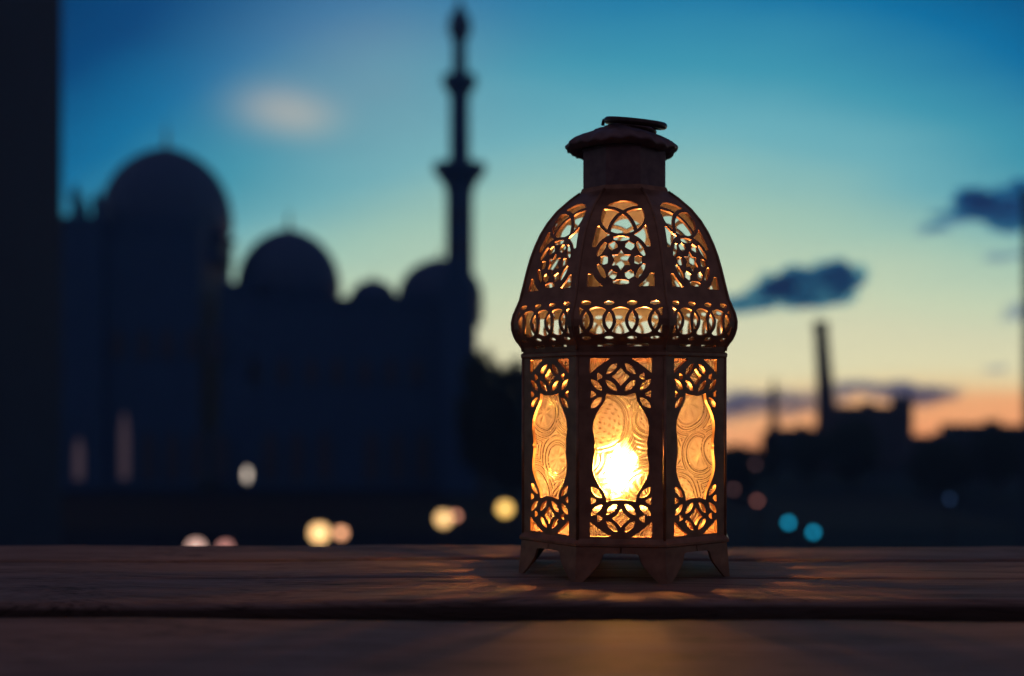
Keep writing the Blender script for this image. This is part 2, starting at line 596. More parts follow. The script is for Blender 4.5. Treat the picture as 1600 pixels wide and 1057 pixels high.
def build_table():
    t = tag(empty("wooden_table", (0, 0.3, -0.775)), "weathered wooden plank table the lit lantern stands on", "table")
    rows = [(0.5075, 0.7045, 3, 0.007), (0.335, 0.486, 8, 0.020), (0.235, 0.329, 21, 0.006), (0.10, 0.229, 34, 0.006), (-0.04, 0.094, 5, 0.006), (-0.18, -0.046, 6, 0.006), (-0.34, -0.186, 9, 0.006)]
    for (a, b, sd, r) in rows:
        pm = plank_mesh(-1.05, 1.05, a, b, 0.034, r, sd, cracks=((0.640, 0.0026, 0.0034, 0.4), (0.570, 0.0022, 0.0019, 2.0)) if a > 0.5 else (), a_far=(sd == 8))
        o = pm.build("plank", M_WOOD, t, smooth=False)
        o.data.attributes.new("dirt_gap_shade", 'FLOAT', 'POINT').data.foreach_set("value", pm.ck)
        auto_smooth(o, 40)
        o.location = (0, -0.3, 0.775)
    ap = MB()
    ap.box(-0.95, 0.95, 0.63, 0.655, -0.13, -0.036)
    ap.box(-0.95, 0.95, -0.30, -0.275, -0.13, -0.036)
    ap.box(-0.95, -0.925, -0.27, 0.625, -0.13, -0.036)
    ap.box(0.925, 0.95, -0.27, 0.625, -0.13, -0.036)
    ap.box(-0.03, 0.03, -0.27, 0.625, -0.09, -0.036)
    a = ap.build("apron", M_WOOD, t); a.location = (0, -0.3, 0.775)
    for sx in (-0.9, 0.9):
        for y in (-0.24, 0.60):
            m = MB(); m.box(sx - 0.035, sx + 0.035, y - 0.035, y + 0.035, -0.775, -0.038)
            l = m.build("leg", M_WOOD, t); l.location = (0, -0.3, 0.775)


build_table()

# ------------------------------------------------------------------ lantern
MM = 0.001
TILT = R(-7.0)
LX, LY = 0.0518, 0.600
OCT = math.tan(math.pi / 8)
RC_BODY = 48.7
A_BODY = RC_BODY * math.cos(math.pi / 8)
PROF = [(97.2, 48.2), (99.2, 48.6), (101, 49.0), (102.7, 50.2), (104.3, 51.6), (106.5, 52.7), (109, 53.5), (112, 53.7), (115.5, 52.9), (119.1, 51.3),
        (122, 50.0), (124.6, 49.3), (130, 47.9), (135.5, 46.5), (141, 44.9), (146.5, 42.8), (152, 40.2), (157.4, 36.8), (162.9, 32.2), (168.3, 26.0), (171.5, 21.6), (174.5, 20.2)]
PZ = np.array([p[0] for p in PROF]); PR = np.array([p[1] for p in PROF]) * math.cos(math.pi / 8)


def apo(z):
    return np.interp(z, PZ, PR)


def ogee(x, y, r, p=0.85):
    return r - (np.abs(x) ** p + np.abs(y) ** p + 1e-9) ** (1 / p)


def lens(X, Y, cx, cy, ang, Lh, Wh):
    c, s = math.cos(ang), math.sin(ang)
    u = (X - cx) * c + (Y - cy) * s
    v = -(X - cx) * s + (Y - cy) * c
    Rr = (Lh * Lh + Wh * Wh) / (2 * Wh)
    o = Rr - Wh
    return Rr - np.maximum(np.hypot(u, v - o), np.hypot(u, v + o))


def ell(X, Y, cx, cy, rx, ry):
    q = np.sqrt(((X - cx) / rx) ** 2 + ((Y - cy) / ry) ** 2)
    return (1 - q) * min(rx, ry)


KB = 0.1005   # mm per drawing unit on the body panels
KD = 0.10445  # on the dome panels


def F_body(Xm, Zm):
    X = Xm / KB
    h = np.abs((103.6 - Zm) / KB - 460)
    q = np.abs(X)
    rect = np.minimum(133 - q, 380 - h)
    hw = np.interp(h, [0, 6, 12, 25, 50, 70, 88, 110, 130, 150, 170, 185, 200, 228, 300],
                   [114, 112, 108.5, 110, 114.5, 118, 118.5, 115, 108, 98, 86, 75, 67, 61, 60])
    hole = np.minimum(hw - q, (220 + 10 * (q / 60) ** 2) - h)
    hs = [hole, ogee(q, h - 300, 40), lens(q, h, 38.5, 334, -math.pi / 4, 33, 12), lens(q, h, 39.5, 262, math.pi / 4, 33, 12.5),
          lens(q, h, 103, 266, math.pi / 4, 33, 12.5), lens(q, h, 103, 190, -math.pi / 4, 33, 13)]
    # little rounded triangles between the petals
    for (cx, cy) in ((89, 301), (116, 226)):
        hs.append(np.minimum(10 - np.abs(h - cy) * 0.9 - (q - cx) * -0.45, np.minimum(11 - (q - cx), 11 + (q - cx))) - 0.5)
    d = (h - (377 - 0.73 * (q - 45))) * 0.8 - 5 * np.sin(np.clip((q - 45) / 87, 0, 1) * math.pi) * 0.6
    hs.append(np.minimum(np.minimum(131 - q, 378 - h), d))
    H = hs[0]
    for k in hs[1:]:
        H = np.maximum(H, k)
    H = np.minimum(H, rect)
    half = A_BODY * OCT - 0.15
    return np.minimum(-H * KB, 5.0) + 0 * half


def F_dome(Xm, Zm):
    X = Xm / KD
    Y = (206.0 - Zm) / KD
    q = np.abs(X)
    cy0 = 656
    r = np.hypot(X, Y - cy0)
    th = np.arctan2(-(Y - cy0), X)
    H = np.full_like(X, -50.0)
    # oval at the top crossed by two bands
    e = ell(X, Y, 3, 468, 91, 76)
    b1 = 7 - np.abs(np.hypot(X + 70, Y - 555) - 131)
    b2 = 7 - np.abs(np.hypot(X - 76, Y - 555) - 131)
    top = np.minimum(e, np.minimum(-b1, -b2))
    top = np.minimum(top, r - 115)
    H = np.maximum(H, top)
    # outer region beside and below the ring
    w = np.interp(Y, [505, 545, 590, 640, 700, 765], [101, 110, 121, 128, 134, 139])
    reg = np.minimum(np.minimum(w - q, Y - 508), 766 - Y)
    reg = np.minimum(reg, np.minimum(r - np.where(Y > 700, 130, 118), -e - 12))
    reg = np.minimum(reg, np.where((Y > 600) & (Y < 712), -(20 - np.abs(Y - 656) * 0.3), 50))
    H = np.maximum(H, reg)
    # star in the middle
    a6 = np.abs(((th - math.pi / 2 + math.pi / 6) % (math.pi / 3)) - math.pi / 6)
    ro, ri = 45, 26
    # star edge between (ro,0) and (ri,30deg)
    x1, y1, x2, y2 = ro, 0, ri * math.cos(math.pi / 6), ri * math.sin(math.pi / 6)
    px, py = r * np.cos(a6), r * np.sin(a6)
    nx_, ny_ = (y2 - y1), -(x2 - x1)
    nl = math.hypot(nx_, ny_)
    star = -((px - x1) * nx_ + (py - y1) * ny_) / nl
    H = np.maximum(H, star)
    # kite holes round the star and lens holes inside the ring
    for k in range(6):
        a = k * math.pi / 3
        cx, cy = 70 * math.cos(a), cy0 - 70 * math.sin(a)
        u = (X - cx) * math.cos(a) - (Y - cy) * math.sin(a)
        v = (X - cx) * math.sin(a) + (Y - cy) * math.cos(a)
        kite = 18 - np.maximum(np.abs(v) * 0.95 + np.abs(u) * 0.30, np.abs(u) * 1.15)
        H = np.maximum(H, np.minimum(kite, 104 - r))
        a += math.pi / 6
        cx, cy = 74 * math.cos(a), cy0 - 74 * math.sin(a)
        u = (X - cx) * math.cos(a) - (Y - cy) * math.sin(a)
        v = (X - cx) * math.sin(a) + (Y - cy) * math.cos(a)
        seg = np.minimum(103 - r, u - 7 - 0.006 * v * v)
        seg = np.minimum(seg, 33 - np.abs(v) - (30 - u) * 0.0)
        H = np.maximum(H, seg)
    # chain of interlocking rings on the skirt
    reg = np.minimum(168 - q, np.minimum(Y - 847, 970 - Y))
    es = [ell(X, Y, 93 * i, 908, 68, 62) for i in (-2, -1, 0, 1, 2)]
    mx = es[0]
    band = 6.3 - np.abs(es[0])
    for k in es[1:]:
        mx = np.maximum(mx, k)
        band = np.maximum(band, 6.3 - np.abs(k))
    H = np.maximum(H, np.minimum(np.minimum(mx, -band), reg))
    for cx in (-140, -47, 47, 140):
        H = np.maximum(H, ell(X, Y, cx, 835, 21, 9))
        H = np.maximum(H, ell(X, Y, cx, 978, 20, 7.5))
        H = np.maximum(H, ell(X, Y, cx - 24, 862, 5, 4))
        H = np.maximum(H, ell(X, Y, cx + 24, 862, 5, 4))
    for cx, hwid in ((-62, 34), (70, 44)):
        H = np.maximum(H, np.minimum(hwid - np.abs(X - cx), 5 - np.abs(Y - 1006)))
    f = -H * KD
    side = (apo(Zm) - 0.0) * OCT
    return np.minimum(f, side - np.abs(Xm) + 0.02)


def map_body(x, z, t):
    return np.stack([x * MM, (-(A_BODY) + t) * MM + 0 * x, z * MM], 1)


def map_dome(x, z, t):
    a = apo(z)
    e = 0.4
    da = (apo(z + e) - apo(z - e)) / (2 * e)
    n = np.sqrt(1 + da * da)
    # outward normal in (-y, z) plane is (1, -da)/n ; go inward by t
    return np.stack([x * (1 - t / np.maximum(a, 1)) * MM, -(a - t / n) * MM, (z - t * (-da) / n) * MM], 1)


def pane_height(X, Z, var):
    """relief of the pressed glass, mm"""
    H = np.zeros_like(X)
    # pomegranate-like roundels with double rims and beads, ribbons and a flower
    sets = [
        [(-9, 68, 13.5, 'bead'), (13.5, 70, 9, 'bead'), (2, 92, 12, 'vein'), (-6, 34, 9.5, 'flower'), (12, 36, 13, 'vein'), (-14, 52, 7, 'bead'), (-9, 18, 9, 'vein'), (14, 17, 8, 'bead')],
        [(-6, 72, 10, 'flower'), (12, 74, 12, 'bead'), (3, 52, 9, 'flower'), (-12, 36, 12, 'bead'), (10, 28, 14, 'vein'), (-8, 94, 9, 'bead'), (-12, 16, 8, 'vein')],
        [(-3, 76, 13, 'flower'), (14, 56, 9, 'bead'), (4, 54, 10, 'flower'), (-10, 34, 14, 'bead'), (13, 28, 9, 'vein'), (-14, 56, 6, 'vein'), (8, 93, 10, 'bead')],
    ][var]
    taken = np.zeros_like(X)
    # hand-cut look: the drawing wanders a little
    X, Z = X + 0.35 * np.sin(Z * 0.31 + var), Z + 0.35 * np.sin(X * 0.35 + 2 * var)
    for cx, cz, rad, kind in sets:
        d = np.hypot(X - cx, Z - cz)
        th = np.arctan2(Z - cz, X - cx)
        inside = (d < rad) & (taken < 0.5)
        rim = np.exp(-((d - rad + 0.6) / 0.45) ** 2) + np.exp(-((d - rad + 2.3) / 0.45) ** 2)
        if kind == 'bead':
            v = 0.5 * np.maximum(0, np.sin(d * 3.1)) * np.maximum(0, np.sin(th * np.maximum(1, np.round(d * 2.0)) + d)) * (d < rad - 3)
        elif kind == 'flower':
            pet = np.abs(np.cos(th * 4))
            v = (0.75 * (pet ** 0.6) * np.exp(-((d - rad * 0.42) / (rad * 0.22)) ** 2) + 0.5 * np.exp(-(d / 1.2) ** 2)) * (d < rad - 2.4)
            v += 0.25 * np.sin(d * 3.2) * (d > rad * 0.62) * (d < rad - 2.6)
        else:
            v = 0.3 * np.sin(th * 14 + d * 0.9) * (d < rad - 3) * (d > 1)
        H = np.where(inside, 0.8 * rim + v, H)
        taken = np.where(inside, 1, taken)
    # outside the roundels: flowing ribs that follow the nearest roundels
    dmin = np.full_like(X, 1e9)
    for cx, cz, rad, kind in sets:
        dmin = np.minimum(dmin, np.abs(np.hypot(X - cx, Z - cz) - rad) if True else 0)
    rib = 0.38 * np.cos(dmin * 3.6)
    H = np.where(taken > 0.5, H, rib)
    H = H + 0.05 * np.sin(X * 4.1 + 3 * np.sin(Z * 0.9)) * np.sin(Z * 3.7 + 2 * np.sin(X * 1.1))
    return H * 0.75


def pane_mesh(var):
    xs = np.linspace(-14.2, 14.2, 130)
    zs = np.linspace(17.6, 97.0, 350)
    X, Z = np.meshgrid(xs, zs, indexing='ij')
    H = pane_height(X, Z, var)
    # soften
    for _ in range(1):
        H[1:-1, 1:-1] = 0.5 * H[1:-1, 1:-1] + 0.125 * (H[2:, 1:-1] + H[:-2, 1:-1] + H[1:-1, 2:] + H[1:-1, :-2])
    yf = -(A_BODY - 2.0) - H
    nx, nz = X.shape
    V = np.stack([X.ravel() * MM, yf.ravel() * MM, Z.ravel() * MM], 1)
    idx = np.arange(nx * nz).reshape(nx, nz)
    q = np.stack([idx[:-1, :-1].ravel(), idx[1:, :-1].ravel(), idx[1:, 1:].ravel(), idx[:-1, 1:].ravel()], 1)
    yb = -(A_BODY - 3.6) * MM
    b = len(V)
    corners = [(xs[0], zs[0]), (xs[-1], zs[0]), (xs[-1], zs[-1]), (xs[0], zs[-1])]
    VB = [(x * MM, yb, z * MM) for x, z in corners]
    faces = [tuple(int(k) for k in f) for f in q]
    nfront = len(faces)
    faces.append((b + 3, b + 2, b + 1, b + 0))
    rimA = [int(i) for i in idx[:, 0]]
    faces.append(tuple([b + 0, b + 1] + rimA[::-1]))
    rimB = [int(i) for i in idx[-1, :]]
    faces.append(tuple([b + 1, b + 2] + rimB[::-1]))
    rimC = [int(i) for i in idx[::-1, -1]]
    faces.append(tuple([b + 2, b + 3] + rimC[::-1]))
    rimD = [int(i) for i in idx[0, ::-1]]
    faces.append(tuple([b + 3, b + 0] + rimD[::-1]))
    me = bpy.data.meshes.new("glass_pane")
    me.from_pydata([tuple(v) for v in V] + VB, [], faces)
    me.materials.append(M_GLASS); me.materials.append(M_GLASS_BACK)
    mi = [0] * nfront + [1] * (len(faces) - nfront)
    me.polygons.foreach_set("material_index", mi)
    sm = [True] * nfront + [False] * (len(faces) - nfront)
    me.polygons.foreach_set("use_smooth", sm)
    gx, gz = np.gradient(H, xs, zs)
    sl = np.clip(np.hypot(gx, gz) / 1.1, 0, 1)
    at_ = me.attributes.new("relief", 'FLOAT', 'POINT')
    at_.data.foreach_set("value", list(sl.ravel()) + [0.0] * 4)
    me.update()
    return me


def build_lantern():
    root = tag(empty("candle_lantern", (LX, LY, 0), TILT), "lit octagonal copper brown metal lantern with pierced dome and patterned glass on the wooden table", "lantern")
    half = A_BODY * OCT
    xs = np.linspace(-half, half, 151)
    zs = np.linspace(18.0, 97.6, 321)
    me_body = sheet_mesh("body_panel", F_body, xs, zs, map_body, 1.5)
    me_body.materials.append(M_METAL); me_body.materials.append(M_METAL_DIM)
    xd = np.linspace(-20.6, 20.6, 191)
    zd = np.linspace(97.3, 173.6, 360)
    me_dome = sheet_mesh("dome_panel", F_dome, xd, zd, map_dome, 0.9)
    me_dome.materials.append(M_METAL); me_dome.materials.append(M_METAL_DIM)
    panes = [pane_mesh(k) for k in range(3)]
    order = [0, 2, 0, 1, 2, 0, 1, 1]
    for k in range(8):
        a = k * math.pi / 4
        bp = link_mesh("body_panel", me_body, M_METAL, root); bp.rotation_euler.z = a
        link_mesh("glass_pane", panes[order[k]], M_GLASS, bp)
        dp = link_mesh("dome_panel", me_dome, M_METAL, root); dp.rotation_euler.z = a
    # corner posts and seams
    post = MB()
    rv = RC_BODY
    ang = -math.pi / 2 + math.pi / 8
    post.tube([(rv * MM * math.cos(ang) * 0.995, rv * MM * math.sin(ang) * 0.995, z * MM) for z in (17.9, 97.4)], 0.75 * MM, 10)
    p0 = post.build("corner_post", M_METAL, root, smooth=True)
    rib = MB()
    rib.tube([((r + 0.1) * MM * math.cos(ang), (r + 0.1) * MM * math.sin(ang), z * MM) for z, r in PROF[1:-1]], 0.62 * MM, 8)
    r0 = rib.build("seam_rib", M_METAL, root, smooth=True)
    for k in range(1, 8):
        for o in (p0, r0):
            c = o.copy(); COL.objects.link(c); c.parent = root; c.rotation_euler.z = k * math.pi / 4
    A0 = math.pi / 8
    # ledge between body and dome
    lg = MB()
    ro, ri = 49.4, 44.4
    def ring8(mb, prof):
        n = 8
        vs = []
        for r, z in prof:
            for i in range(n):
                a = A0 + i * math.pi / 4
                vs.append((r * MM * math.cos(a), r * MM * math.sin(a), z * MM))
        fs = []
        m = len(prof)
        for j in range(m):
            jj = (j + 1) % m
            for i in range(n):
                k = (i + 1) % n
                fs.append((j * n + i, j * n + k, jj * n + k, jj * n + i))
        mb.add(vs, fs)
    ring8(lg, [(44.5, 96.2), (49.2, 96.2), (49.6, 96.8), (49.6, 98.0), (48.9, 98.6), (44.5, 98.6)])
    lg.build("top_ledge", M_METAL, root)
    bs = MB()
    ring8(bs, [(39.5, 15.2), (49.6, 14.9), (50.4, 15.4), (50.4, 16.4), (49.2, 17.6), (48.6, 18.6), (46.0, 18.6), (45.0, 17.2), (39.5, 16.6)])
    bs.build("base_plate", M_METAL, root)
    # candle tray on four straps; gap round it added to light the table
    ty = MB()
    ty.lathe([(35.7 * MM, 16.2 * MM), (36.2 * MM, 16.4 * MM), (36.2 * MM, 17.3 * MM), (35.7 * MM, 17.5 * MM)], 32)
    for k in range(4):
        a = k * math.pi / 2 + 0.4
        c_, s_ = math.cos(a), math.sin(a)
        pts = [(32, -2), (41, -2), (41, 2), (32, 2)]
        lo_ = [((u * c_ - v * s_) * MM, (u * s_ + v * c_) * MM, 15.9 * MM) for u, v in pts]
        hi_ = [((u * c_ - v * s_) * MM, (u * s_ + v * c_) * MM, 16.9 * MM) for u, v in pts]
        ty.add(lo_ + hi_, [(3, 2, 1, 0), (4, 5, 6, 7), (0, 1, 5, 4), (1, 2, 6, 5), (2, 3, 7, 6), (3, 0, 4, 7)])
    ty.build("candle_tray", M_METAL, root)
    # skirt band with a foot at each corner, folded round the corner
    def slantR(z):
        return 49.3 + (15 - z) * 0.09
    def F_leg(s, z):
        w = np.interp(z, [0, 1.0, 2.6, 4.5, 6.0, 7.5, 9.2, 10.6, 11.6, 12.0, 12.3], [3.0, 4.0, 5.6, 7.3, 8.6, 9.8, 10.6, 10.9, 11.2, 11.7, 12.9])
        w = np.where(z > 12.3, 30, w)
        return w - np.abs(s)
    vdir = np.array([math.cos(ang), math.sin(ang)])
    def map_leg(s, z, t):
        rc = slantR(z) - t
        v = np.outer(rc, vdir)
        # direction along each face away from the vertex
        d1 = math.pi / 2 + ang - math.pi / 8 + math.pi / 4   # towards next vertex (counter-clockwise)
        e1 = np.array([math.cos(ang + math.pi / 2 + math.pi / 8), math.sin(ang + math.pi / 2 + math.pi / 8)])
        e2 = np.array([math.cos(ang - math.pi / 2 - math.pi / 8), math.sin(ang - math.pi / 2 - math.pi / 8)])
        e = np.where((s > 0)[:, None], e1[None, :], e2[None, :])
        p = v + np.abs(s)[:, None] * e
        return np.stack([p[:, 0] * MM, p[:, 1] * MM, z * MM], 1)
    hs = slantR(15) * math.sin(math.pi / 8) * 0.985
    ss = np.linspace(-hs, hs, 101)
    zl = np.linspace(0.0, 14.95, 61)
    me_leg = sheet_mesh("leg", F_leg, ss, zl, map_leg, 1.0)
    me_leg.materials.append(M_METAL); me_leg.materials.append(M_METAL_DIM)
    for k in range(8):
        o = link_mesh("leg", me_leg, M_METAL, root); o.rotation_euler.z = k * math.pi / 4
    # neck
    nk = MB()
    nk.lathe([(19.6 * MM, 171.6 * MM), (20.6 * MM, 172.0 * MM), (20.6 * MM, 173.4 * MM), (20.1 * MM, 173.8 * MM), (20.1 * MM, 190.6 * MM), (20.5 * MM, 190.9 * MM), (20.5 * MM, 191.6 * MM), (16 * MM, 192.4 * MM)], 8, a0=A0)
    nk.build("neck", M_METAL_DARK, root)
    # scalloped cap with crimped rim, slightly askew
    cp = MB()
    n = 96
    rad = [(0.0, 7.6), (8, 7.5), (13.2, 6.9), (14.0, 6.0), (19, 3.9), (22.8, 1.7), (25.0, -0.4), (25.4, -1.0), (25.2, -2.0), (23.6, -2.4), (22.8, -3.4)]
    def lob(a, r):
        k = (r / 24.6) ** 3
        return 1.0 + 0.018 * k * math.cos(19 * a) + 0.012 * k * math.cos(7 * a + 1), 0.42 * k * math.cos(19 * a + 0.9) + 0.35 * k * math.cos(4 * a) + 0.5 * k * math.cos(5 * a)
    vs, fs = [], []
    allp = rad + [(20.5, -3.2), (17.5, -1.6), (11, 1.0), (3, 2.0), (0.0, 2.0)]
    for r, z in allp:
        for i in range(n):
            a = 2 * math.pi * i / n
            s, dz = lob(a, r)
            vs.append((r * s * math.cos(a) * MM, r * s * math.sin(a) * MM, (z + dz) * MM))
    for j in range(len(allp) - 1):
        for i in range(n):
            k = (i + 1) % n
            fs.append((j * n + i, (j + 1) * n + i, (j + 1) * n + k, j * n + k))
    cp.add(vs, fs)
    cap = cp.build("scalloped_cap", M_METAL_DARK, root, smooth=True)
    cap.location = (-0.0016, 0, 0.1938)
    cap.rotation_euler = (R(-2), R(1.8), 0)
    # knob under the ring and the ring handle lying over to the right
    kb = MB()
    kb.lathe([(12.5 * MM, -2.4 * MM), (12.8 * MM, -1.2 * MM), (11.6 * MM, -0.4 * MM), (7 * MM, 0.5 * MM), (1.2 * MM, 0.8 * MM)], 28)
    k_ = kb.build("cap_boss", M_METAL_DARK, root, smooth=True); k_.location = (0.002, 0, 0.2026); k_.rotation_euler = (0, R(4), 0)
    hd = MB()
    hd.tube([(13.0 * MM * math.cos(2 * math.pi * i / 64), 13.0 * MM * math.sin(2 * math.pi * i / 64), 0) for i in range(64)], 1.6 * MM, 10, closed=True)
    h_ = hd.build("ring_handle", M_RING, root, smooth=True)
    h_.location = (0.0050, -0.003, 0.2040); h_.rotation_euler = (R(8.5), R(7), R(3))
    lp = MB()
    lp.tube([(-4.0 * MM, 0, 0.0), (-3.6 * MM, 0, 2.3 * MM), (-1.5 * MM, 0, 3.4 * MM), (1.0 * MM, 0, 2.6 * MM), (1.8 * MM, 0, 0.2 * MM)], 0.8 * MM, 8)
    l_ = lp.build("ring_loop", M_RING, root, smooth=True); l_.location = (-0.006, -0.002, 0.2036)


build_lantern()


def build_candle():
    root = tag(empty("candle", (LX - 0.0035, LY - 0.005, 0.0176)), "short burning cream pillar candle inside the metal lantern", "candle")
    b = MB()
    b.lathe([(16 * MM, 0), (16.4 * MM, 0.6 * MM), (16.2 * MM, 10 * MM), (15.6 * MM, 11.2 * MM), (14.4 * MM, 11 * MM), (12 * MM, 9.4 * MM), (4 * MM, 9 * MM), (0.5 * MM, 9 * MM)], 40)
    b.build("wax_body", M_WAX, root, smooth=True)
    w = MB()
    w.tube([(0, 0, 8.5 * MM), (0.2 * MM, 0, 18 * MM), (0.9 * MM, 0, 21 * MM)], 0.5 * MM, 8)
    w.build("wick", M_WICK, root)
    f = MB()
    f.lathe([(0.6 * MM, 18 * MM), (3.4 * MM, 20.5 * MM), (4.9 * MM, 24 * MM), (4.9 * MM, 28 * MM), (3.6 * MM, 32 * MM), (1.7 * MM, 36.5 * MM), (0.2 * MM, 40 * MM)], 24)
    f.build("flame", emit_mat("flame", (1.0, 0.72, 0.12), 440.0), root, smooth=True)
    ld = bpy.data.lights.new("candle_light", 'POINT')
    ld.energy = 7.6
    ld.color = (1.0, 0.40, 0.15)
    ld.shadow_soft_size = 0.0055
    lo = bpy.data.objects.new("candle_light", ld)
    COL.objects.link(lo)
    lo.parent = root
    lo.location = (0, 0, 0.029)


build_candle()

# ------------------------------------------------------------------ background: mosque, towers, town
GZ = -15.0


def dome_profile(r, h, n=22, bulge=1.0):
    """slightly pointed dome on a short neck: (radius, z)"""
    pts = [(r * 0.93, 0.0), (r * 0.97, h * 0.05), (r * 1.0, h * 0.16)]
    for i in range(1, n + 1):
        u = i / n
        a = u * math.pi / 2
        rr = r * math.cos(a) ** 0.92
        zz = h * 0.16 + h * 0.84 * (math.sin(a) ** 0.95) * (0.93 + 0.07 * u ** 3)
        pts.append((max(rr, r * 0.012), zz))
    return pts


def add_finial(parent, x, y, z, h):
    f = MB()
    f.lathe([(h * 0.10, 0), (h * 0.10, h * 0.06), (h * 0.03, h * 0.12), (h * 0.09, h * 0.22), (h * 0.09, h * 0.28), (h * 0.025, h * 0.36), (h * 0.06, h * 0.46), (h * 0.02, h * 0.56), (h * 0.035, h * 0.64), (h * 0.012, h * 0.74), (h * 0.004, h)], 16, c=(x, y, z))
    return f.build("finial", M_GOLD, parent, smooth=True)


def add_dome(parent, x, y, zb, r, h, fin, wins=12):
    """drum with windows, dome and finial; x, y, z relative to the parent"""
    d = MB()
    dh = r * 0.42
    d.lathe([(r * 0.98, -dh), (r * 0.98, -0.12 * dh), (r * 1.06, -0.06 * dh), (r * 1.06, 0.0), (r * 0.9, 0.02)], 48, c=(x, y, zb))
    drum = d.build("drum", M_STONE, parent)
    for i in range(wins):
        a = 2 * math.pi * (i + 0.5) / wins
        if math.sin(a) > 0.3: continue
        w = MB()
        ww, hh = r * 0.13, dh * 0.55
        w.box(-ww, ww, -0.06, 0.10, 0, hh)
        w.lathe([(ww * 0.999, 0), (ww * 0.999, 0.001)], 4)
        arch = [(ww * math.cos(t), ww * math.sin(t)) for t in [math.pi * k / 8 for k in range(9)]]
        vs = [(p[0], -0.06, hh + p[1]) for p in arch] + [(p[0], 0.10, hh + p[1]) for p in arch]
        w.add(vs, [tuple(range(9))[::-1]] + [(k, k + 1, k + 10, k + 9) for k in range(8)])
        o = w.build("window", M_DARKGLASS, parent)
        o.location = (x + r * 0.985 * math.cos(a), y + r * 0.985 * math.sin(a), zb - dh * 0.85)
        o.rotation_euler.z = a + math.pi / 2
    b = MB()
    b.lathe(dome_profile(r, h), 56, c=(x, y, zb))
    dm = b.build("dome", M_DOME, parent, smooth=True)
    add_finial(dm, x, y, zb + h * 0.985, fin)
    return dm


def arch_panel(w, h, dep, n=10):
    """a pointed arch recess block (dark glazing behind a stone surround), centred on x, facing -y"""
    pts = [(-w / 2, 0), (w / 2, 0), (w / 2, h * 0.62)]
    for i in range(1, n):
        u = i / n
        pts.append((w / 2 * (1 - u ** 1.35), h * 0.62 + h * 0.38 * math.sin(u * math.pi / 2)))
    pts.append((0, h))
    for i in range(n - 1, 0, -1):
        u = i / n
        pts.append((-w / 2 * (1 - u ** 1.35), h * 0.62 + h * 0.38 * math.sin(u * math.pi / 2)))
    pts.append((-w / 2, h * 0.62))
    m = len(pts)
    vs = [(p[0], -dep, p[1]) for p in pts] + [(p[0], 0, p[1]) for p in pts]
    fs = [tuple(range(m))] + [(k, m + k, m + (k + 1) % m, (k + 1) % m) for k in range(m)] + [tuple(reversed(range(m, 2 * m)))]
    return vs, fs


def arch_window(parent, x, y, z, w, h, mat, name="window"):
    fr = MB()
    vs, fs = arch_panel(w * 1.25, h * 1.12, 0.25)
    fr.add([(a + x, b + y, c + z - h * 0.02) for a, b, c in vs], fs)
    f = fr.build(name, M_STONE, parent)
    pn = MB()
    vs, fs = arch_panel(w, h, 0.30)
    pn.add([(a + x, b + y, c + z) for a, b, c in vs], fs)
    pn.build("pane", mat, f)
    return f


